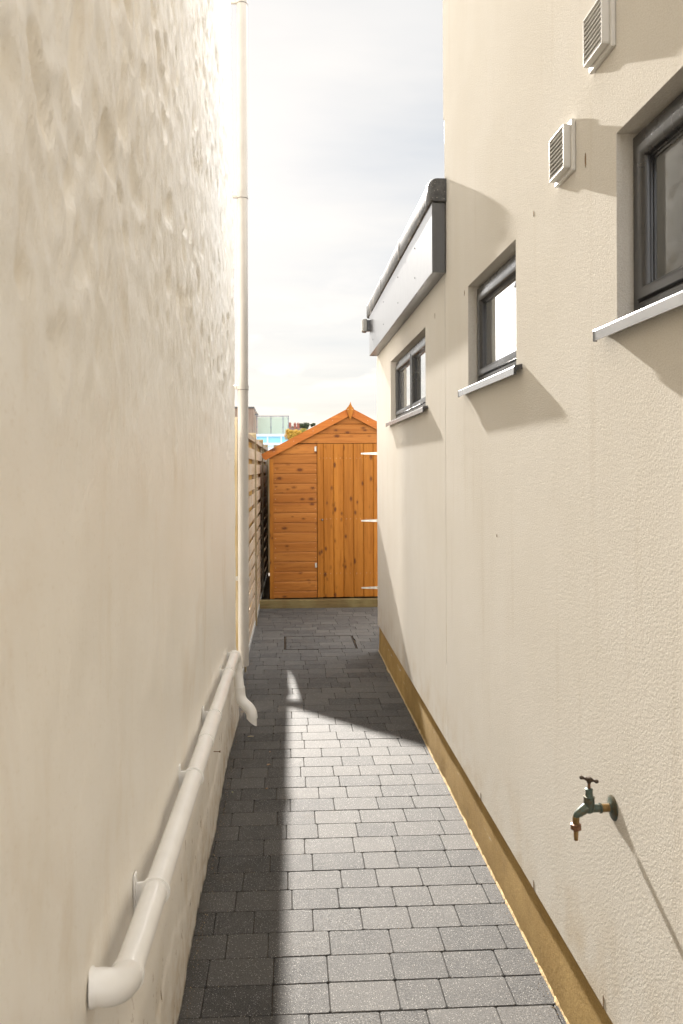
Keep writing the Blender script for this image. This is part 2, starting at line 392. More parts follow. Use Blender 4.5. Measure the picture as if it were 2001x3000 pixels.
for (rx0, rx1, ry0, ry1) in ((MX0, MX1, MY0, MY1), (MX0+.006, MX1-.006, MY0+.006, MY1-.006)):
    for (a, b, c_, d) in ((rx0, rx1, ry0, ry0+t), (rx0, rx1, ry1-t, ry1), (rx0, rx0+t, ry0+t, ry1-t), (rx1-t, rx1, ry0+t, ry1-t)):
        n = len(fr.v); fr.v += [(xx-.29, yy+sh(xx)-7.1, z) for z in (-.0135, .001) for (xx, yy) in ((a, c_), (b, c_), (b, d), (a, d))]
        for q in ((4,5,6,7),(0,1,5,4),(1,2,6,5),(2,3,7,6),(3,0,4,7)): fr.face(tuple(n+i for i in q))
fr.build("steel_rim", simple("dark_steel", (.055, .05, .045), .5, .3, 40, .5, None, .5), mc)

# ---------------------------------------------------------------- house on the right
XW = .770; RX = XW+.30
house = thing("rendered_house", "cream rendered house on the right with ochre base band and flat roofed rear part", "house", (XW, 3.8, 0))
HO = Vector((-XW, -3.8, 0))
def hb(mb, name, m, par=house, **k):
    o = mb.build(name, m, par, **k)
    if par is house: o.location = HO
    return o
OPEN = [(4.345, 5.80, 1.880, 2.325), (2.615, 3.315, 1.880, 2.313), (1.06, 1.803, 1.880, 2.325)]
def wall_face(mb, y0, y1, z0, z1, ops):
    ys = sorted({y0, y1, *[a for o in ops for a in o[:2]]}); zs = sorted({z0, z1, *[a for o in ops for a in o[2:]]})
    for i in range(len(ys)-1):
        for j in range(len(zs)-1):
            cy, cz = (ys[i]+ys[i+1])/2, (zs[j]+zs[j+1])/2
            if any(o[0] < cy < o[1] and o[2] < cz < o[3] for o in ops): continue
            mb.quad((XW, ys[i], zs[j]), (XW, ys[i], zs[j+1]), (XW, ys[i+1], zs[j+1]), (XW, ys[i+1], zs[j]))
    rb = .004
    for (a, b, c_, d) in ops:  # reveals
        X2 = XW+.13
        mb.quad((XW, b, c_), (XW, b, d), (X2, b, d), (X2, b, c_)); mb.quad((XW, a, c_), (X2, a, c_), (X2, a, d), (XW, a, d))
        mb.quad((XW, a, d), (XW, b, d), (X2, b, d), (X2, a, d)); mb.quad((XW, a, c_), (XW, b, c_), (X2, b, c_), (X2, a, c_))
hw = MB()
wall_face(hw, -2.6, 3.798, .226, 5.6, OPEN[1:])
hw.quad((XW, 3.798, 2.4), (5, 3.798, 2.4), (5, 3.798, 5.6), (XW, 3.798, 5.6))
hw.quad((XW, 3.798, .226), (XW+.006, 3.798, .226), (XW+.006, 3.798, 2.5), (XW, 3.798, 2.5))
hw.quad((XW, -2.6, .226), (5, -2.6, .226), (5, -2.6, 5.6), (XW, -2.6, 5.6))
hw.quad((5, 3.798, .0), (5, -2.6, 0), (5, -2.6, 5.6), (5, 3.798, 5.6))
hw.quad((XW, -2.6, .226), (XW+.3, -2.6, .226), (XW+.3, 3.798, .226), (XW, 3.798, .226))
# upper corner of the tall part stands slightly proud at the back edge above the flashing
hw.box(XW+.001, XW+.28, 3.796, 3.828, 3.24, 5.6)
# rust spots and nicks on the render
hw.m = 1
for (y, z, hh, ww) in ((1.992, 2.335, .034, .008), (2.42, 2.335, .017, .006), (3.38, 2.30, .022, .007), (4.06, 2.33, .026, .008), (2.87, 1.30, .014, .006), (3.13, .236, .03, .006), (2.45, .238, .03, .006), (1.9, .24, .035, .004)):
    k = [(math.cos(a)*ww*random.uniform(.3, .6), math.sin(a)*hh*random.uniform(.4, .6)) for a in [i*math.pi/4 for i in range(8)]]
    hw.prism([(y+p[0], z+p[1]) for p in k], 0, XW-.0012, XW+.002)
hw.m = 0
M_rust = simple("rust_nick", (.20, .12, .05), .9, .4, 300)
hb(hw, "wall", [M_render, M_rust], fixn=False)
ew = MB(); wall_face(ew, 3.802, 6.69, .226, 2.50, OPEN[:1])
ew.quad((XW, 6.69, .226), (XW, 6.69, 2.5), (5, 6.69, 2.5), (5, 6.69, .226)); ew.quad((5, 6.69, 0), (5, 6.69, 2.8), (5, 3.8, 2.8), (5, 3.8, 0))
ew.quad((XW, 3.802, .226), (XW+.3, 3.802, .226), (XW+.3, 6.69, .226), (XW, 6.69, .226))
hb(ew, "rear_wall", M_render, fixn=False)
pl = MB()
def wav(a, b, n): return [a+(b-a)*i/n for i in range(n+1)]
ys = wav(-2.6, 6.682, 230); n0 = len(pl.v)
for y in ys:
    q = noise.noise(Vector((y*3, 0, 0)))*.003
    for z in (-.02, .006, .12, .2258): pl.v.append((XW+.011+q + (.004*noise.noise(Vector((y*25, 4, 0))) - .004 if z == .006 else 0), y, z))
for i in range(len(ys)-1):
    for j in range(3): pl.face((n0+i*4+j, n0+(i+1)*4+j, n0+(i+1)*4+j+1, n0+i*4+j+1))
pl.quad((XW+.011, 6.682, -.02), (5, 6.682, -.02), (5, 6.682, .226), (XW+.011, 6.682, .226))
hb(pl, "base_band", M_ochre, smooth='all')
mo = MB(); ys = wav(-1, 6.7, 500); n0 = 0
for y in ys:
    a = .0085 + .005*noise.noise(Vector((y*22, 2, 0))) + .005*noise.noise(Vector((y*70, 5, 0)))
    mo.v += [(XW+.0145, y, .008), (XW+.011-a*.5, y, .0065+a*.25), (XW+.011-a*1.2, y, -.012)]
for i in range(len(ys)-1):
    for j in range(2): mo.face((i*3+j, (i+1)*3+j, (i+1)*3+j+1, i*3+j+1))
hb(mo, "mortar_joint", M_mortar, smooth='all')
# flat roof, fascia, soffit, rounded felt edge
rf = MB(); rf.box(XW, 5.06, 3.80, 6.62, 2.50, 2.84); hb(rf, "flat_roof", M_felt)
fa = MB(); fa.box(.701, .716, 3.762, 6.62, 2.482, 2.815, .002); fa.box(.7162, XW-.004, 3.768, 3.783, 2.482, 2.815, .001)
fa.box(.7162, 5.06, 6.603, 6.618, 2.482, 2.815, .001)
fa.box(.7165, XW-.001, 3.784, 6.60, 2.484, 2.492)
fas = hb(fa, "fascia", M_fascia)
for (px_y, z) in ((4.27, 2.735), (4.27, 2.575), (4.92, 2.735), (4.92, 2.575), (5.66, 2.735), (5.66, 2.575), (6.35, 2.735), (6.35, 2.575)):
    s_ = MB(); s_.tube([(.7012, px_y, z), (.6992, px_y, z)], .0042, 10); o = s_.build("screw", M_black, fas)
cp = MB(); prof = []
x0, x1, z0, z1, rr = .688, .80, 2.813, 2.935, .03
prof = [(x1, z0), (x1, z1)] + [(x0+rr - rr*math.sin(a), z1-rr+rr*math.cos(a)) for a in [i*math.pi/12 for i in range(7)]] + [(x0+.001, z0+.014), (x0+.006, z0+.004), (x0+.014, z0)]
ys = wav(3.752, 6.72, 110)
k = len(prof)
for y in ys:
    for i, (a, b) in enumerate(prof):
        q = noise.noise(Vector((y*3, a*20, b*20)))*.0022 + (.003 if (y*1.05) % 1.0 < .05 and i > 1 else 0)
        e = min(1, (y-3.752)/.012, 1) ; sh_ = 0 if e >= 1 else .008
        cxp, czp = .74, 2.87
        cp.v.append((a + (sh_ if a < cxp else 0) - q, y, b + q + (-sh_ if b > czp else sh_)))
for i in range(len(ys)-1):
    for j in range(k): cp.face((i*k+j, i*k+(j+1) % k, (i+1)*k+(j+1) % k, (i+1)*k+j))
cp.face(tuple(range(k-1, -1, -1))); cp.face(tuple((len(ys)-1)*k+j for j in range(k)))
cp.box(.801, 5.1, 6.61, 6.72, z0, z1-.004)
hb(cp, "roof_edge", M_felt, smooth=True)
fl = MB()
for (a, b, c_) in ((2.93, 3.02, .012), (3.02, 3.115, .02), (3.115, 3.235, .024)):
    fl.box(XW+.004, XW+.20, 3.799, 3.80+c_, a+.003, b, .003)
hb(fl, "flashing", simple("pale_flashing", (.62, .58, .52), .6, .25, 40, .5, (60, .006)))

# windows: mitred ring profile
def window(op, mull=False):
    y0, y1, z0, z1 = op[0], op[1], op[2], op[3]
    o_y0, o_y1, o_z0, o_z1 = y0+.002, y1-.002, z0+.012, z1-.010
    fx = .807
    mb = MB()
    def ring(a, b, c_, d, prof_):
        n = len(mb.v); kk = len(prof_)
        for (ins, X) in prof_: mb.v += [(X, a+ins, c_+ins), (X, b-ins, c_+ins), (X, b-ins, d-ins), (X, a+ins, d-ins)]
        for i in range(kk-1):
            for j in range(4):
                l = (j+1) % 4; mb.face((n+i*4+j, n+i*4+l, n+i*4+4+l, n+i*4+4+j))
    P1 = [(.0, fx+.085), (.0, fx+.006), (.0035, fx+.0008), (.012, fx), (.030, fx), (.033, fx+.004), (.036, fx+.004)]
    P2 = [(0, fx+.012), (.0012, fx-.004), (.004, fx-.008), (.018, fx-.0085), (.026, fx-.006), (.0315, fx+.001), (.0335, fx+.011), (.036, fx+.0115), (.0365, fx+.016), (.041, fx+.017), (.0415, fx+.0225)]
    ring(o_y0, o_y1, o_z0, o_z1, P1)
    panes = [(o_y0+.034, o_y1-.034)]
    if mull:
        ym = (o_y0+o_y1)/2 - .03
        mb.box(fx, fx+.07, ym-.014, ym+.014, o_z0+.034, o_z1-.034)
        panes = [(o_y0+.034, ym-.014), (ym+.014, o_y1-.034)]
    for (a, b) in panes: ring(a, b, o_z0+.034, o_z1-.034, P2)
    wf = hb(mb, "window", M_anth, smooth=True)
    wf['category_hint'] = 0; del wf['category_hint']
    for (a, b) in panes:
        gl = MB(); i = .040; gl.box(fx+.022, fx+.028, a+i, b-i, o_z0+.034+i, o_z1-.034-i); gl.build("glass", M_glass, wf)
        pass
    bk = MB(); bk.box(fx+.095, fx+.10, y0, y1, z0, z1); bk.quad((fx+.05, y0, z0), (fx+.05, y1, z0), (fx+.05, y1, o_z0+.02), (fx+.05, y0, o_z0+.02))
    bk.box(fx+.02, fx+.05, y0+.004, y1-.004, o_z1-.005, z1-.001)
    bk.build("seal", M_black, wf)
    s = MB(); a, b = y0-.068, y1+.068; xo = .7415
    # pressed sill: sloping top with a turned down nose; the parts outside the opening stay in front of the wall
    s.prism([(XW-.0015, z0+.0045), (xo+.002, z0-.0005), (xo, z0-.0035), (xo, z0-.0275), (xo+.003, z0-.0275), (xo+.003, z0-.006), (XW-.0015, z0+.0015)], 1, a, b)
    s.prism([(XW-.0014, z0+.0045), (fx+.012, z0+.0115), (fx+.012, z0+.0065), (XW-.0014, z0+.0015)], 1, y0+.001, y1-.001)
    so = s.build("sill", M_sill, wf)
    for e in (a, b):
        c_ = MB(); sg = -1 if e == a else 1
        c_.prism([(XW-.001, z0+.006), (xo+.002, z0+.001), (xo-.001, z0-.003), (xo-.001, z0-.0285), (xo+.008, z0-.0285), (xo+.009, z0-.014), (XW-.006, z0-.008), (XW-.001, z0-.010)], 1, e, e+sg*.004)
        c_.build("end_cap", M_anth, wf)
for i, o in enumerate(OPEN): window(o, i == 0)

# ---------------------------------------------------------------- floodlight on the roof corner
ld = thing("floodlight", "small square grey outdoor lamp fixed beside the far corner of the flat roof edge", "lamp", (.69, 6.60, 2.73))
a = MB(); a.box(-.012, .011, -.03, .028, -.045, .045, .003); a.build("mounting", M_fascia, ld)
a = MB(); a.box(-.048, -.0125, -.045, .045, -.052, .052, .006); a.build("lamp_body", simple("grey_lamp_case", (.22, .22, .215), .5), ld)
a = MB(); a.box(-.0555, -.0485, -.038, .038, -.045, .045, .002); a.build("lens", simple("lamp_lens", (.5, .5, .48), .2), ld)

# ---------------------------------------------------------------- wall vents
def vent(y, z, label):
    v = thing("wall_vent", label, "vent", (XW-.0005, y, z), group="white louvred wall vents")
    S = .0690
    b = MB(); b.box(-.011, 0, -S, S, -S, S, .0025); b.build("back_plate", M_vent, v)
    s2 = S-.011
    h = MB()
    for (p0, p1, q0, q1) in ((-s2, s2, s2-.0035, s2), (-s2, s2, -s2, -s2+.0035), (-s2, -s2+.0035, -s2+.0035, s2-.0035), (s2-.0035, s2, -s2+.0035, s2-.0035)):
        h.box(-.030, -.0112, p0, p1, q0, q1, .0012)
    h.build("hood", M_vent, v)
    b = MB(); b.box(-.0135, -.0113, -s2+.0036, s2-.0036, -s2+.0036, s2-.0036); b.build("recess", M_black, v)
    for i in range(9):
        zc = -s2+.012+i*(2*s2-.022)/8
        l = MB(); l.prism([(-.0295, zc-.0022), (-.0290, zc-.0052), (-.0155, zc-.0002), (-.0155, zc+.0040)], 1, -s2+.004, s2-.004); l.build("slat", M_vent, v)
vent(2.128, 2.404, "lower white louvred vent beside the dark slot mark, left of the near window")
vent(1.870, 2.597, "upper white louvred vent cut by the top of the photo, above the near window corner")

# ---------------------------------------------------------------- garden tap
tp = thing("garden_tap", "verdigris and brass bib tap with T handle on the cream wall above the ochre band", "tap", (XW, 1.838, .742))
def lathe(prof, axis, origin, seg=24):
    mb = MB(); o = Vector(origin); ax = Vector(axis).normalized(); mb.tube([o+ax*p[0] for p in prof], [p[1] for p in prof], seg); return mb
lathe([(0, .0295), (.0012, .0297), (.0026, .028), (.0050, .019), (.0065, .0125), (.008, .0105)], (-1, 0, 0), (0, 0, 0)).build("flange", M_verd, tp, smooth=True)
lathe([(.010, .0095), (.030, .0095)], (-1, 0, 0), (0, 0, 0)).build("wall_pipe", M_brass, tp, smooth=True)
b = lathe([(.028, .009), (.0285, .0118), (.0325, .0118), (.033, .0095), (.046, .0095), (.058, .0095)], (-1, 0, 0), (0, 0, 0))
b.tube([(-.058, 0, -.0105), (-.058, 0, -.006), (-.058, 0, .006), (-.058, 0, .022), (-.058, 0, .025)], [.006, .0115, .013, .0125, .0125], 24)
b.tube([(-.058, 0, .004), (-.068, 0, .000), (-.082, 0, -.010), (-.0885, 0, -.015), (-.090, 0, -.020)], [.0125, .0115, .0095, .0082, .0078], 20)
b.build("tap_body", M_verd, tp, smooth=True)
lathe([(.025, .0128), (.0268, .0134), (.0285, .0134), (.029, .0095), (.030, .0088), (.0435, .0084), (.044, .0092), (.0465, .0090), (.048, .006)], (0, 0, 1), (-.058, 0, 0), 6 if False else 20).build("bonnet", M_verd, tp, smooth=True)
lathe([(.047, .0038), (.064, .0034)], (0, 0, 1), (-.058, 0, 0)).build("spindle", M_copper, tp, smooth=True)
h = MB(); d = Vector((.97, -.22, -.21)).normalized(); c0 = Vector((-.058, 0, .0685))
h.tube([c0+d*t_ for t_ in (-.0225, -.0215, -.018, -.0145, -.011, -.007, 0, .007, .011, .0145, .018, .0215, .0225)], [.0015, .0036, .0048, .0042, .0027, .0048, .0062, .0048, .0027, .0042, .0048, .0036, .0015], 16)
h.tube([(-.058, 0, .060), (-.058, 0, .066), (-.058, 0, .0735), (-.058, 0, .0745)], [.0045, .0068, .0060, .003], 16)
h.build("handle", brass_mat("dark_bronze", (.06, .042, .028), (.10, .07, .045), (.05, .05, .04), .1), tp, smooth=True)
lathe([(-.018, .0082), (-.036, .0078)], (0, 0, 1), (-.090, 0, 0)).build("spout", M_brass, tp, smooth=True)
lathe([(-.034, .008), (-.036, .0130), (-.047, .0132), (-.0490, .0105), (-.050, .006)], (0, 0, 1), (-.090, 0, 0), 8).build("hose_union", M_copper, tp)
lathe([(-.049, .0058), (-.054, .0062), (-.0545, .0052), (-.060, .0060), (-.0605, .005), (-.066, .0056), (-.0665, .0048), (-.0735, .0050)], (0, 0, 1), (-.090, 0, 0)).build("hose_tail", M_brass, tp, smooth=True)

# ---------------------------------------------------------------- old whitewashed building on the left
def ss(x, a, b):
    t_ = min(1, max(0, (x-a)/(b-a))); return t_*t_*(3-2*t_)
PIT = [0]
def hfun(y, z):
    p = Vector((0, y, z))
    wz = ss(z + .22*noise.noise(Vector((1, y*1.7, z*1.3))), 1.45, 2.0)
    broad = noise.noise(Vector((3, y*1.6, z*1.4)))*.008 + noise.noise(Vector((5, y*4.2, z*3.6)))*.0045
    f = 0; PIT[0] = 0
    if wz > 0:
        v = noise.voronoi(Vector((2, y*8.8, z*6.4)) + noise.noise_vector(p*5)*.55)[0]
        pit = ss(.44-v[0], 0, .20)*ss(noise.noise(Vector((9, y*2.5, z*2.5))), -.45, .15)
        crater = -pit*.013
        PIT[0] = pit*wz
        rg = 1-abs(noise.noise(Vector((4, y*13, z*9))))*2
        f = crater + (1-pit*.8)*(rg*.0052 + noise.fractal(Vector((8, y*32, z*10)), .8, 2.1, 4)*.0042)
    f2 = noise.fractal(Vector((6, y*9, z*6)), 1.0, 2.0, 2)*.0022
    return broad + f*wz + f2*(1-.5*wz)
YE = 5.0
def xwall(y, z):
    base = -.325 - .0022*z + .012*ss(y, 4.3, 5.0)*(1-ss(z, 2.0, 4.5)*.8)
    lip = ss(.47 + .03*noise.noise(Vector((y*1.5, 7, 0))) - z, 0, .10)*.012 + ss(.24 + .12*noise.noise(Vector((y*2.1, 3, 0))) + .022*noise.noise(Vector((y*17, 3, z*6))) - z, 0, .03)*.0035
    return base + lip + hfun(y, z) + ss(.42-z, 0, .25)*noise.fractal(Vector((11, y*11, z*7)), .9, 2.1, 3)*.0035
ys = [-2.5, -1.5, -.6] + list(np.arange(0, .7, .05)) + list(np.arange(.7, YE-.012, .0095)) + [YE-.008, YE-.003, YE]
zs = list(np.arange(-.03, 4.9, .0105)) + [5.2, 6.0, 8.5]  # top rows carry the unseen wall higher to cut overhead sky light
ow = MB(); nz = len(zs); pitv = []
for y in ys:
    rnd_ = .0 if y < YE-.02 else {0: 0}.get(0, 0)
    for z in zs:
        e = max(0, (y-(YE-.012))/.012); zz_ = z + (noise.noise(Vector((y*18, 1, 0)))*.012 + .01 if z < -.02 else 0)
        xx_ = xwall(y, z); pitv.append(PIT[0])
        ow.v.append((xx_ - .008*e*e, y + (noise.noise(Vector((2, 0, z*9)))*.006 if e > .2 else 0), zz_))
for i in range(len(ys)-1):
    for j in range(nz-1): ow.face((i*nz+j, i*nz+j+1, (i+1)*nz+j+1, (i+1)*nz+j))
n = len(ow.v)
e0 = (len(ys)-1)*nz
for j in range(nz): ow.v.append((-4.5, YE, zs[j]))
for j in range(nz-1): ow.face((e0+j, e0+j+1, n+j+1, n+j))
ow.quad((-4.5, -2.5, 8.5), (-.33, -2.5, 8.5), (-.33, YE, 8.5), (-4.5, YE, 8.5)); ow.quad((-4.5, -2.5, 0), (-4.5, YE, 0), (-4.5, YE, 8.5), (-4.5, -2.5, 8.5)); ow.quad((-4.5, -2.5, 0), (-4.5, -2.5, 8.5), (-.33, -2.5, 8.5), (-.33, -2.5, 0))
o = ow.build("whitewashed_building", M_old, smooth=True, fixn=False)
pa = o.data.attributes.new('pit', 'FLOAT', 'POINT'); pa.data.foreach_set('value', pitv + [0]*(len(o.data.vertices)-len(pitv)))
tag(o, "old building on the left with lumpy whitewashed wall and flaking foot", "building")

# ---------------------------------------------------------------- downpipe round the far corner
dp = thing("downpipe", "tall cream rainwater pipe clipped at the far corner of the whitewashed wall", "pipe", (-.2725, 5.075, .3))
a = MB(); pts = []
for i in range(25):
    z = .0 + i*5.3/24; pts.append((.0015+.0016*z*1.2 if False else .0022*z, 0, z))
a.tube(pts, .0335, 28, cap=True); a.build("pipe", M_dpipe, dp, smooth=True)
for i, z in enumerate((.85, 2.06, 3.27, 4.50)):
    zl = z-.3+.001; xo = .0022*zl
    c_ = MB(); c_.tube([(xo, 0, zl-.014), (xo, 0, zl-.0135), (xo, 0, zl+.0135), (xo, 0, zl+.014)], [.034, .0365, .0365, .034], 28)
    c_.box(-.082, xo-.030, -.012, .010, zl-.011, zl+.013, .002); c_.box(-.084, -.079, -.03, .022, zl-.03, zl+.03, .001)
    cl = c_.build("bracket", M_dpipe, dp, smooth=True)
    q = MB(); q.tube([(-.066, -.0125, zl+.001), (-.066, -.0145, zl+.001)], .003, 8); q.build("screw", M_rust, cl)
    if i in (1, 2, 3):
        c_ = MB(); c_.tube([(xo, 0, zl-.0165), (xo, 0, zl-.0145)], .0345, 28, cap=False); c_.build("joint_line", M_black, cl)

# ---------------------------------------------------------------- sloping waste pipe along the wall
wp = thing("waste_pipe", "sloping cream waste pipe low along the whitewashed wall, ending in a bent spout", "pipe", (-.283, 1.42, .658))
RP = .0265
def pz(y): return .525+(4.42-y)*.0445
O = Vector((-.283, 1.42, .658))
def bez(p0, p1, p2, n=10):
    p0, p1, p2 = map(Vector, (p0, p1, p2)); return [(p0*(1-t_)**2 + p1*2*t_*(1-t_) + p2*t_*t_) for t_ in [i/n for i in range(n+1)]]
def WL(l): return [Vector(p)-O for p in l]
a = MB(); a.tube(WL([(-.283, y, pz(y)) for y in wav(1.42, 4.40, 12)]), RP, 28); a.build("pipe", M_pipe, wp, smooth=True)
a = MB(); a.tube(WL([(-.324, 1.350, .688), (-.314, 1.352, .687)] + bez((-.308, 1.353, .686), (-.278, 1.354, .680), (-.283, 1.425, pz(1.425)), 12)), [RP+.002]*15, 28)
a.tube(WL([(-.330, 1.349, .688), (-.321, 1.351, .688)]), RP+.0045, 28)
a.tube(WL([(-.283, 1.418, pz(1.418)), (-.283, 1.431, pz(1.431))]), [RP+.0042, RP+.0042], 28)
a.build("elbow", M_pipe, wp, smooth=True)
a = MB(); a.tube(WL([(-.283, 2.80, pz(2.80)), (-.283, 2.801, pz(2.801)), (-.283, 3.12, pz(3.12)), (-.283, 3.121, pz(3.121))]), [RP+.0005, RP+.0028, RP+.0028, RP+.0005], 28); a.build("coupling", M_pipe, wp, smooth=True)
for y in (1.73, 2.44, 3.13, 3.92, 4.37):
    z = pz(y); k_ = O
    b_ = MB(); b_.tube(WL([(-.283, y-.006, z), (-.283, y-.0055, z), (-.283, y+.0055, z), (-.283, y+.006, z)]), [RP+.0005, RP+.0055, RP+.0055, RP+.0005], 28)
    pts2 = [(-.327, z+.038), (-.322, z+.040), (-.321, z+.020), (-.300, z+.021), (-.292, z+.028), (-.288, z+.010), (-.321, z-.030), (-.322, z-.055), (-.327, z-.055)]
    n = len(b_.v); kk = len(pts2)
    for yy in (y-.004, y+.004): b_.v += [tuple(Vector((p[0], yy, p[1]))-O) for p in pts2]
    b_.face(tuple(range(n, n+kk))); b_.face(tuple(range(n+2*kk-1, n+kk-1, -1)))
    for i in range(kk):
        j = (i+1) % kk; b_.face((n+i, n+kk+i, n+kk+j, n+j))
    x0_ = -.327-O.x; b_.box(x0_, x0_+.004, y-.012-O.y, y+.012-O.y, z-.056-O.z, z+.040-O.z, .001)
    b_.build("bracket", M_pipe, wp, smooth=True)
a = MB(); zt = pz(4.42)
a.tube(WL([(-.283, 4.33, pz(4.33))] + bez((-.283, 4.36, pz(4.36)), (-.280, 4.43, zt+.004), (-.274, 4.425, zt-.07), 10) + [(-.270, 4.42, .42)]), RP+.0022, 28)
a.build("elbow", M_pipe, wp, smooth=True)
a = MB(); a.tube(WL([(-.270, 4.42, .43), (-.258, 4.40, .335)]), RP, 28); a.build("drop_pipe", M_pipe, wp, smooth=True)
a = MB()
a.tube(WL([(-.2595, 4.402, .350), (-.257, 4.40, .318)] + bez((-.256, 4.40, .305), (-.253, 4.395, .278), (-.228, 4.385, .258), 6) + bez((-.222, 4.383, .253), (-.193, 4.375, .232), (-.190, 4.372, .200), 6) + [(-.189, 4.371, .185)]), RP+.003, 28)
a.build("offset_bend", M_pipe, wp, smooth=True)
a = MB(); b = bmesh.new()
bmesh.ops.create_cone(b, cap_ends=True, segments=28, radius1=RP-.001, radius2=RP-.001, depth=.06)
for v in b.verts:
    if v.co.z < 0: v.co.z += (-(v.co.x))*.75+.012
    v.co += Vector((-.189, 4.371, .180))-O
a.bm(b); a.build("spout", M_pipe, wp, smooth=True)

# rusty screw left in the wall
sw = MB(); xs = xwall(2.78, .50)
sw.tube([(0, 0, 0), (.026, -.003, .0)], .0016, 8); sw.tube([(.026, -.003, 0), (.0275, -.003, 0), (.031, -.0033, 0)], [.0016, .0038, .0044], 10)
o = sw.build("rusty_screw", M_rust, loc=(xwall(3.42, .345)-.002, 3.42, .345)); tag(o, "rusty screw sticking out of the flaking white wall below the waste pipe", "screw")

# ---------------------------------------------------------------- shed
SX, SY = .73, 9.05
shed = thing("garden_shed", "orange stained timber shed with apex roof, diamond finial and plank door at the alley's end", "shed", (SX, SY, 0))
HW = .915; ZB = .078; PITCH = .1108; SL = .528; AP = 2.235-.085
def roofz(x): return AP - .002 - SL*abs(x)
def clad(mb, zb, x0, x1, clipf=None, top=None):
    z = zb
    while True:
        z2 = z+PITCH if z > zb else .16
        if z >= (top or 9): break
        if top: z2 = min(z2, top)
        mb.rv = random.random()
        segs = [(x0, x1)]
        # each shiplap board: flat face, scooped upper edge, tiny shadow gap
        hgt = z2-z
        pr = [(0, .0015), (-.014, .0015), (-.014, hgt-.018), (-.0085, hgt-.010), (-.0055, hgt-.0005), (0, hgt-.0005)]
        for (a, b) in segs:
            n = len(mb.v)
            for (yy, dz) in pr:
                zc = z+dz; aa, bb = a, b
                if clipf:
                    lim = (AP+.02-zc)/SL; aa, bb = max(a, -lim), min(b, lim)
                    if bb < aa: aa = bb = (0 if a < 0 < b else (aa+bb)/2)
                mb.v += [(aa, yy, zc), (bb, yy, zc)]
            k_ = len(pr)
            for i in range(k_):
                j = (i+1) % k_; mb.face((n+2*i, n+2*j, n+2*j+1, n+2*i+1))
            mb.face(tuple(n+2*i for i in range(k_))); mb.face(tuple(n+2*i+1 for i in reversed(range(k_))))
        z = z2
        if clipf and z > AP-.04: break
DX0, DX1, DZ0, DZ1 = -.376, .376, .083, 1.824
f = MB(); clad(f, ZB, -HW+.01, DX0-.004, top=1.6); clad(f, ZB, DX1+.004, HW-.01, top=1.6)
z = 1.6
for zt_ in (1.7105, 1.8225):
    for (a, b) in ((-HW, DX0-.004), (DX1+.004, HW)):
        f.rv = random.random(); n = len(f.v); hgt = zt_-z
        pr = [(0, .0015), (-.014, .0015), (-.014, hgt-.018), (-.0085, hgt-.010), (-.0055, hgt-.0005), (0, hgt-.0005)]
        for (yy, dz) in pr:
            lim = (AP+.02-(z+dz))/SL; f.v += [(max(a, -lim), yy, z+dz), (min(b, lim), yy, z+dz)]
        for i in range(6):
            j = (i+1) % 6; f.face((n+2*i, n+2*j, n+2*j+1, n+2*i+1))
    z = zt_
g_ = f; zz0 = 1.8285
while zz0 < AP-.01:
    hgt = min(PITCH, AP+.018-zz0); f.rv = random.random(); n = len(f.v)
    pr = [(0, .0015), (-.014, .0015), (-.014, hgt-.018), (-.0085, hgt-.010), (-.0055, hgt-.0005), (0, hgt-.0005)]
    for (yy, dz) in pr:
        lim = max(.001, (AP+.02-(zz0+dz))/SL); f.v += [(-lim, yy, zz0+dz), (lim, yy, zz0+dz)]
    for i in range(6):
        j = (i+1) % 6; f.face((n+2*i, n+2*j, n+2*j+1, n+2*i+1))
    zz0 += PITCH
f.build("front_cladding", M_woodH, shed)
bk = MB(); bk.prism([(-HW+.02, ZB), (HW-.02, ZB), (HW-.02, roofz(HW)), (0, roofz(0)), (-HW+.02, roofz(HW))], 1, .03, .04); bk.build("inner_panel", M_black, shed)
for s_ in (-1, 1):
    t1 = MB(); t1.rv = random.random(); xa = s_*HW; t1.box(min(xa, xa-s_*.045), max(xa, xa-s_*.045), -.026, -.0145, ZB-.004, 1.652 + (0), .0015); t1.build("corner_trim", M_woodV, shed)
for s_ in (-1, 1):
    sd = MB(); z = ZB
    while z < 1.62:
        sd.rv = random.random(); h2 = min(z+PITCH, 1.66)
        a, b = sorted((s_*(HW-.022), s_*(HW-.008))); sd.box(a, b, .001, 2.38, z+.0015, h2-.0015); z += PITCH
    sd.build("side_wall", M_woodY, shed)
bw = MB(); bw.rv = .4; bw.prism([(-HW, ZB), (HW, ZB), (HW, roofz(HW)), (0, roofz(0)), (-HW, roofz(HW))], 1, 2.385, 2.40); bw.build("back_wall", M_woodH, shed)
for s_ in (-1, 1):
    r_ = MB(); xe = s_*1.0
    th_ = .018
    xe = s_*.925; r_.prism([(0, AP+.0), (xe, AP-SL*.925), (xe, AP-SL*.925+th_), (0, AP+th_)], 1, -.028, 2.46)
    r_.build("roof_sheet", simple("green_felt", (.09, .10, .085), .9, .2, 60, .3, (100, .003)), shed)
# barge boards
for s_ in (-1, 1):
    bb = MB(); bb.rv = .35 if s_ < 0 else .6
    pts = [(0, 2.236), (s_*1.006, 2.236-SL*1.006), (s_*.985, 2.236-SL*1.006-.045), (s_*.958, 2.143-SL*.958+.002), (0, 2.143)]
    bb.prism(pts, 1, -.052, -.032)
    o = bb.build("barge_board", M_woodT, shed)
fi = MB(); fi.rv = .2
fi.prism([(.003, 2.296), (.013, 2.262), (.026, 2.238), (.042, 2.222), (.030, 2.175), (.0, 2.091), (-.031, 2.175), (-.043, 2.222), (-.026, 2.240), (-.010, 2.264)], 1, -.072, -.0525)
fi.build("finial", M_woodV, shed)
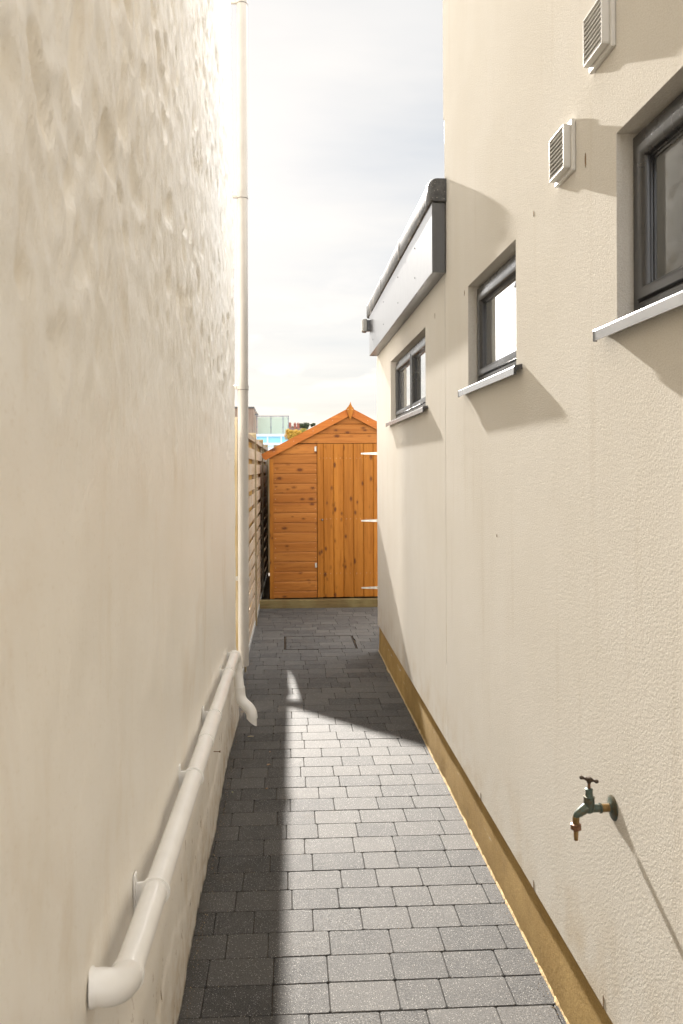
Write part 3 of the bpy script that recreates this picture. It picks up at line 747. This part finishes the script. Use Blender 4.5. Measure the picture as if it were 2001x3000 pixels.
# nail heads on barge boards and finial
# door
dr = MB(); bw_ = .1135; x = DX0
edges = [DX0, DX0+.075]
while edges[-1]+bw_ < DX1-.01: edges.append(edges[-1]+bw_)
edges.append(DX1)
for i in range(len(edges)-1):
    a, b = edges[i], edges[i+1]; dr.rv = random.random(); v_ = .0045
    dr.prism([(a+.0006, -.008), (a+.0006, -.016), (a+v_, -.0205), (b-v_-.006, -.0205), (b-v_-.003, -.0175), (b-v_, -.0205), (b-v_+.001, -.0205), (b-.0006, -.016), (b-.0006, -.008)], 2, DZ0, DZ1)
door = dr.build("door", M_woodV, shed)
for zc in (1.711, .946, .182):
    h_ = MB(); x0_, x1_ = .853-SX, DX1+.002
    h_.prism([(x0_, zc-.006), (x0_+.01, zc-.008), (x1_, zc-.0175), (x1_, zc+.0175), (x0_+.01, zc+.008), (x0_, zc+.006)], 1, -.0235, -.0207)
    h_.box(x1_+.001, x1_+.035, -.0185, -.0155, zc-.05, zc+.05); h_.tube([(x1_-.0, -.024, zc-.03), (x1_, -.024, zc+.03)], .004, 10)
    ho = h_.build("hinge", M_galv, door)
    for i in range(3):
        q = MB(); xx = x0_+.02+i*.08; q.tube([(xx, -.0236, zc), (xx, -.0252, zc)], .0035, 8); q.build("bolt", M_black, ho)
k_ = MB(); k_.tube([(.409-SX, -.0207, .96), (.409-SX, -.0225, .96)], .013, 16); lk = k_.build("lock_escutcheon", M_black, door)
k_ = MB(); k_.tube([(.409-SX+.003, -.0227, .963), (.409-SX+.003, -.030, .963)], .0055, 12); k_.build("key_barrel", M_galv, lk)
for zc in (1.765, .447):
    q = MB(); q.box(DX0-.028, DX0-.008, -.019, -.0145, zc-.026, zc+.026, .001)
    q.tube([(DX0-.012, -.023, zc-.026), (DX0-.012, -.023, zc-.008)], .0045, 10); q.tube([(DX0-.012, -.023, zc-.004), (DX0-.012, -.023, zc+.008)], .0045, 10); q.tube([(DX0-.012, -.023, zc+.012), (DX0-.012, -.023, zc+.028)], .0045, 10)
    q.build("door_stay", M_galv, shed)
# nail heads
nh = MB()
for i in range(13):
    for xx in (-HW+.065, DX0-.02): nh.tube([(xx, -.0139, .16+PITCH*i+.04), (xx, -.0150, .16+PITCH*i+.04)], .0022, 6)
for zz_ in (.35, .97, 1.66):
    for i in range(len(edges)-1):
        for k in (.03, .075): nh.tube([(edges[i]+k, -.0204, zz_+random.uniform(-.004, .004)), (edges[i]+k, -.0215, zz_)], .002, 6)
for s_ in (-1, 1):
    for xx in (.86, .64, .42, .2): nh.tube([(s_*xx, -.0515, 2.19-SL*xx), (s_*xx, -.0532, 2.19-SL*xx)], .0026, 6)
nh.tube([(.022, -.0715, 2.21), (.022, -.0732, 2.21)], .0028, 6); nh.tube([(-.022, -.0715, 2.21), (-.022, -.0732, 2.21)], .0028, 6)
no = nh.build("nail_heads", M_galv, shed); no['kind'] = 'stuff'
for xx in (-.8, -.56, -.34, .02, .38, .7):
    b_ = MB(); b_.rv = random.random(); b_.box(xx-.02, xx+.02, .012, 2.38, .0, ZB-.001); b_.build("bearer", M_sleeper, shed)
# timber kerb in front of the shed
kb = MB(); kb.rv = .3; kb.box(-.305, 2.4, 8.835, 8.935, -.02, .083, .005); o = kb.build("timber_kerb", M_sleeper); tag(o, "greenish brown timber kerb laid across the paving in front of the shed", "timber kerb")

# ---------------------------------------------------------------- fence
fx = lambda y: -.338 + (y-5.25)*.0095
fence = thing("slatted_fence", "tall hit and miss timber fence between the far wall corner and the shed", "fence", (-.33, 5.25, 0))
FO = Vector((.33, -5.25, 0))
posts = [5.27, 6.12, 7.92, 9.72, 11.5]
for i, y in enumerate(posts):
    p_ = MB(); p_.rv = random.random(); x = fx(y); zt_ = 1.895+random.uniform(-.01, .01)
    p_.prism([(y-.04, -.01), (y+.04, -.01), (y+.04, zt_-.02), (y+.02, zt_), (y-.02, zt_), (y-.04, zt_-.02)], 0, x-.055, x+.022)
    o = p_.build("post", M_post, fence); o.location = FO
for i in range(len(posts)-1):
    a, b = posts[i]+.042, posts[i+1]-.042; pm = MB(); xa, xb = fx(a)-.01, fx(b)-.01
    def bd(y0, y1, z0, z1, o0, o1, rv=None, m=0):
        pm.rv = random.random() if rv is None else rv; pm.m = m
        n = len(pm.v)
        for yy in (y0, y1):
            xc = fx(yy)-.01
            for (dx_, z) in ((o0, z0), (o1, z0), (o1, z1), (o0, z1)): pm.v.append((xc+dx_, yy, z))
        for q in ((0,1,2,3),(7,6,5,4),(0,4,5,1),(1,5,6,2),(2,6,7,3),(3,7,4,0)): pm.face(tuple(n+t_ for t_ in q))
    bd(a, a+.035, .06, 1.80, -.020, .020); bd(b-.035, b, .06, 1.80, -.020, .020); bd(a, b, 1.80, 1.84, -.024, .026)
    mid = (a+b)/2; bd(mid-.02, mid+.02, .06, 1.80, -.007, .007)
    z = .07; pitch = .142
    while z < 1.76:
        bd(a+.036, b-.036, z, min(z+.097, 1.795), .009, .018)
        z2 = z+pitch/2
        if z2 < 1.72: bd(a+.036, b-.036, z2, min(z2+.097, 1.795), -.018, -.009, m=1)
        z += pitch
    o = pm.build("slat_panel", [M_slat, M_slatb], fence); o.location = FO
    gb = MB(); n = 0
    for yy in (a, b):
        xc = fx(yy)-.01
        for (dx_, z) in ((-.02, -.01), (.02, -.01), (.02, .052), (-.02, .052)): gb.v.append((xc+dx_, yy, z))
    for q in ((0,1,2,3),(7,6,5,4),(0,4,5,1),(1,5,6,2),(2,6,7,3),(3,7,4,0)): gb.face(q)
    o = gb.build("gravel_board", simple("grey_gravel_board", (.30, .29, .27), .9, .15, 20), fence); o.location = FO
bf = thing("boundary_fence", "plain close boarded fence behind the shed, only its post tops showing", "fence", (1.0, 11.62, 0))
for xx in (-1.13, -.93 if False else .7, 2.5):
    p_ = MB(); p_.rv = random.random(); p_.box(xx-.045, xx+.045, -.04, .04, -.01, 1.885, .004); p_.build("post", M_post, bf)
x = -1.30; k = 0
pb = MB()
while x < 3:
    pb.rv = random.random(); pb.box(x, x+.11, .042, .058, .02, 1.80+random.uniform(-.004, .004)); x += .113
pb.build("board_panel", M_post, bf)

# ---------------------------------------------------------------- things beyond the fence
M_blue = simple("blue_white_frame", (.55, .66, .80), .4, .05); M_white = simple("white_paint", (.75, .77, .80), .6, .06)
M_cladv = wood_mat("brown_vertical_cladding", (.22, .15, .11), (.30, .22, .165), (.1, .06, .04), 2, .8, 3, .05)
bl = thing("terrace_house", "distant flat topped house with brown clad tower, glass balcony and blue roof lantern", "house", (-.85, 46, 0))
def T(mb, name, m, **k): return mb.build(name, m, bl, **k)
# helper: pixel columns were turned into metres at 43 m, kept here as plain numbers
a = MB(); a.box(-6, 5.5, -4.5, -1.0, 0, 2.62); T(a, "lower_wall", M_white)
a = MB(); a.box(-6, 1.05, -.99, 6, 0, 3.25); T(a, "upper_wall", M_white)
a = MB()
a.rv = .3; a.box(-6, -.86, -2.6, 3, 2.63, 4.80); T(a, "clad_tower", M_cladv)
a = MB(); a.box(-6.05, -.84, -2.65, 3.05, 4.801, 4.88); T(a, "tower_coping", M_anth)
a = MB(); a.prism([(-1.7, 3.75), (-.80, 3.13), (-.80, 3.20), (-1.7, 3.83)], 1, -2.9, -2.62); T(a, "verge_board", M_blue)
a = MB(); a.prism([(-3.4, 2.64), (-.80, 2.64), (-.80, 3.125), (-1.7, 3.745), (-3.4, 3.8)], 1, -2.72, -2.61); T(a, "gable", M_white)
# roof lantern
ly0, ly1, lx0, lx1 = -4.2, -1.6, -.72, 1.35
tz, bz = 3.24, 2.86
lg = MB(); lg.prism([(lx0, bz), (lx1, bz), (lx1-.55, tz), (lx0, tz)], 1, ly0+.3, ly1)
lan = T(lg, "roof_lantern", simple("aqua_lantern_glass", (.22, .58, .72), .15, .08, 2))
lb = MB()
lb.box(lx0-.06, lx1+.06, ly0+.1, ly0+.30, bz-.12, bz+.02); lb.box(lx0-.1, lx1-.50, ly0+.18, ly0+.29, tz-.03, tz+.10)
for xx in (lx0+.02, lx0+.62, lx0+1.34): lb.box(xx-.04, xx+.04, ly0+.20, ly0+.298, bz+.02, tz-.03)
lb.prism([(lx1, bz+.02), (lx1+.08, bz+.02), (lx1-.47, tz+.03), (lx1-.55, tz+.03)], 1, ly0+.2, ly0+.295); lb.build("glazing_bars", M_blue, lan)
# balcony balustrade of frosted glass
bgl = MB(); gz0, gz1, gy = 3.42, 4.42, -.95
gm = Mat("frosted_glass", .15, .5); gm.color((.44, .50, .41)); gm.b.inputs['Transmission Weight'].default_value = .35; gm.b.inputs['Alpha'].default_value = 1
for (p, q) in ((-.70, .0), (.05, .68), (.73, .98)): bgl.box(p, q, gy, gy+.012, gz0, gz1)
bal = T(bgl, "glass_balustrade", gm.m)
pp = MB(); pp.box(-.80, 1.04, gy-.02, gy+.03, 4.455, 4.50); pp.build("handrail", simple("steel_rail", (.12, .12, .13), .4), bal)
for xx in (-.76, .025, .705, 1.01):
    q = MB(); q.box(xx-.022, xx+.022, gy-.01, gy+.02, 3.2, 4.454)
    for zz_ in (3.85, 4.33): q.box(xx-.05, xx+.05, gy-.015, gy+.025, zz_-.02, zz_+.02)
    q.build("balustrade_post", simple("rail_post", (.17, .18, .19), .4), bal)
q = MB(); q.box(-.9, -.68, gy-.05, gy+.3, 4.52, 4.62); q.build("corner_light", M_fascia, bal)

# added house well left of the fence, out of view, blocking sky light
nb = thing("sky_blocker_house", "unseen rendered house added left of the fence to cut sky light", "house", (-8.5, 14, 0))
a = MB(); a.box(-4, 4, -5, 6, 0, 6.2); a.build("wall", simple("blocker_render", (.45, .42, .37), .9), nb)
a = MB(); a.prism([(-5.3, 6.2), (6.3, 6.2), (.5, 9.4)], 0, -4.25, 4.25); a.build("roof", simple("slate", (.10, .10, .11), .7), nb)
# distant houses and trees
def far_house(x, y, w_, d_, h, rh, wallc, roofc, label, chim=(), gz=0):
    t_ = thing("brick_house", label, "house", (x, y, gz))
    a = MB(); a.box(-w_/2, w_/2, 0, d_, 0, h); a.build("wall", simple("far_wall", wallc, .9), t_)
    a = MB(); a.prism([(-.2, h), (d_+.2, h), (d_/2, h+rh)], 0, -w_/2-.2, w_/2+.2); r_ = a.build("roof", simple("far_roof", roofc, .9, .2, 3), t_)
    for cx_ in chim:
        a = MB(); a.box(cx_-.45, cx_+.45, d_/2-.4, d_/2+.4, h+rh-.6, h+rh+1.5); a.box(cx_-.52, cx_+.52, d_/2-.47, d_/2+.47, h+rh+1.25, h+rh+1.38)
        for k in (-.22, .22): a.tube([(cx_+k, d_/2, h+rh+1.5), (cx_+k, d_/2, h+rh+1.85)], .13, 8)
        a.build("chimney", simple("brick_chimney", (.28, .10, .07), .9), r_)
    for i in range(3):
        a = MB(); xx = -w_/2+w_*(i+.5)/3; a.box(xx-.5, xx+.5, -.03, .0, h-1.7, h-.5); a.build("window", M_glass, t_)
far_house(3.15, 280, 5.0, 6, 3.9, 1.9, (.30, .16, .12), (.13, .085, .07), "far brown brick house with two red chimneys, between the yellow shrub and the trees", (.15, 1.3), 10)
far_house(-1.6, 290, 7, 6, 4.0, 2.2, (.34, .2, .16), (.16, .12, .11), "far brick house mostly hidden behind the glass balcony, left of the two chimneyed one", (3.2,), 10.3)
hl = MB(); nx, ny = 60, 14
for i in range(ny+1):
    for j in range(nx+1):
        x = -400+800*j/nx; y = 200+500*i/ny; hl.v.append((x, y, 12.5*ss(y, 205, 300)*(1+.12*math.sin(x*.02)) - .6))
for i in range(ny):
    for j in range(nx): a = i*(nx+1)+j; hl.face((a, a+1, a+nx+2, a+nx+1))
struct(hl.build("hill", simple("hill_scrub", (.10, .085, .045), .95, .4, .05), smooth='all', fixn=False))

def leafmat(name, a, b):
    m = Mat(name, .6, .3); r = m.attr(); m.color(m.mix(r, a, b)); m.b.inputs['Transmission Weight'].default_value = 0
    return m.m
M_bark = simple("bark", (.12, .085, .055), .9, .3, 8)
def tree(name, label, x, y, h, cr, ls, nleaf, mats, cat="tree", seed=1, zc=None, flat=.8, gz=0):
    rd = random.Random(seed); t_ = thing(name, label, cat, (x, y, gz))
    tk = MB(); zc = zc or h-cr*flat; base = cr*.07
    tk.tube([(0, 0, -.1), (rd.uniform(-.05, .05)*cr, 0, zc*.5), (0, 0, zc)], [base*1.5, base, base*.6], 8)
    cl = []; R0 = None
    for i in range(16):
        d_ = Vector((rd.gauss(0, 1), rd.gauss(0, 1), rd.gauss(0, .8))).normalized(); rr_ = rd.uniform(.35, .85)
        c_ = Vector((d_.x*cr*rr_, d_.y*cr*rr_, zc+d_.z*cr*flat*rr_)); cl.append((c_, rd.uniform(.22, .42)*cr))
        tk.tube([(0, 0, zc-cr*.5), (c_*.5+Vector((0, 0, zc*.5-.1*cr))), c_], [base*.5, base*.3, base*.12], 5)
    tk.build("trunk", M_bark, t_)
    lf = MB()
    for i in range(nleaf):
        c_, r_ = rd.choice(cl); d_ = Vector((rd.gauss(0, 1), rd.gauss(0, 1), rd.gauss(0, 1))).normalized()*r_*rd.uniform(.5, 1.05)
        p = c_+d_; a = Vector((rd.gauss(0, 1), rd.gauss(0, 1), rd.gauss(0, 1))).normalized(); b = a.orthogonal().normalized(); s = ls*rd.uniform(.6, 1.3); lf.rv = rd.random()
        lf.quad(p-a*s, p+b*s*.6, p+a*s, p-b*s*.6)
    lf.build("crown", mats, t_, fixn=False)
G1 = leafmat("dark_green_leaf", (.03, .05, .02), (.07, .085, .035)); G2 = leafmat("autumn_brown_leaf", (.09, .055, .03), (.15, .09, .05)); G3 = leafmat("yellow_leaf", (.42, .25, .03), (.60, .40, .07))
tree("broadleaf_tree", "far dark round tree rising right of the two red chimneys", 6.5, 300, 8.2, 2.4, .17, 5200, G1, seed=3, gz=11)
tree("broadleaf_tree", "far dark tree at the shed roof edge, smallest and rightmost of those above it", 10.2, 300, 7.6, 1.0, .14, 1800, G1, seed=5, gz=11)
tree("broadleaf_tree", "far reddish brown thinning tree left of the two red chimneys", 1.9, 305, 7.3, 2.3, .13, 1500, G2, seed=8, gz=11)
tree("broadleaf_tree", "far brown autumn tree filling the space behind the two red chimneys", 4.6, 312, 7.2, 2.0, .16, 2200, G2, seed=11, gz=11)
tree("yellow_shrub", "yellow leaved shrub showing between the roof lantern and the shed roof", .27, 30, 3.06, .36, .022, 5200, G3, "shrub", seed=21, zc=2.80)
tree("yellow_shrub", "yellow and green shrub close against the shed roof, right of the yellow one", .74, 31, 3.12, .34, .022, 4200, leafmat("green_yellow_leaf", (.16, .17, .03), (.45, .34, .06)), "shrub", seed=22, zc=2.84)

# ---------------------------------------------------------------- litter
M_leafd = simple("dry_leaf", (.42, .26, .15), .8, .3, 60); M_leafg = simple("faded_leaf", (.28, .27, .14), .8, .3, 60); M_twig = simple("pale_twig", (.62, .52, .34), .8, .2, 60)
def leaf(x, y, s, rz, mat, label):
    m_ = MB(); n_ = 10; pts = []
    for i in range(n_):
        a = 2*math.pi*i/n_; pts.append((math.cos(a)*s*random.uniform(.8, 1.1), math.sin(a)*s*.6*random.uniform(.8, 1.1), .0015+.004*abs(math.sin(a))))
    m_.v = pts + [(0, 0, .0005)] + [(p[0], p[1], p[2]-.0006) for p in pts]
    for i in range(n_): m_.face((i, (i+1) % n_, n_)); m_.face((i, n_+1+i, n_+1+(i+1) % n_, (i+1) % n_))
    m_.face(tuple(n_+1+i for i in reversed(range(n_))))
    o = m_.build("fallen_leaf", mat, loc=(x, y, .0008)); o.rotation_euler.z = rz; tag(o, label, "leaf")
leaf(-.097, 4.17, .011, .5, M_leafd, "largest pinkish brown dry leaf on the shaded paving beyond the spout")
leaf(-.092, 4.36, .007, 1.1, M_leafd, "tiny curled dry leaf just beyond the largest one on the paving")
leaf(-.262, 3.83, .008, 2.1, M_leafg, "small faded green leaf on the paving close to the white wall")
leaf(-.098, 3.86, .007, .2, M_leafd, "small brown leaf on the paving nearer than the pinkish one")
tw = MB(); tw.tube([(-.016, 0, .003), (0, .002, .004), (.016, 0, .003)], .0022, 6); o = tw.build("twig", M_twig, loc=(-.209, 4.62, 0)); tag(o, "short pale twig lying on the dark paving by the bent spout", "twig")

# crumbs of sand, mortar and soil along the edges of the paving and in its joints
gm_ = MB(); rg_ = random.Random(4)
def crumb(x, y, s):
    n = len(gm_.v); a = rg_.uniform(0, 6.28)
    for k in range(4): gm_.v.append((x+math.cos(a+k*1.57)*s*rg_.uniform(.6, 1), y+math.sin(a+k*1.57)*s*rg_.uniform(.6, 1), -.001))
    gm_.v.append((x, y, s*.8)); gm_.rv = rg_.random(); gm_.m = rg_.choice((0, 0, 1))
    for k in range(4): gm_.face((n+k, n+(k+1) % 4, n+4))
for i in range(900):
    y = rg_.uniform(1.2, 6.5); crumb(-.296+abs(rg_.gauss(0, .010))+.004*math.sin(y*9), y, rg_.uniform(.0008, .0030))
for i in range(700):
    y = rg_.uniform(1.2, 6.5); crumb(.764-abs(rg_.gauss(0, .012)), y, rg_.uniform(.0008, .0026))
for i in range(900):
    k = rg_.randint(-8, 30); x = rg_.uniform(-.28, .76); crumb(x, row0+k*P-.019*x+rg_.gauss(0, .0025), rg_.uniform(.0006, .0018))
g_o = gm_.build("grit", [simple("soil_crumb", (.12, .085, .05), .95, .4, 300), M_mortar]); g_o['kind'] = 'stuff'; g_o['label'] = "sand, mortar and soil crumbs along the edges and joints of the paving"; g_o['category'] = "grit"
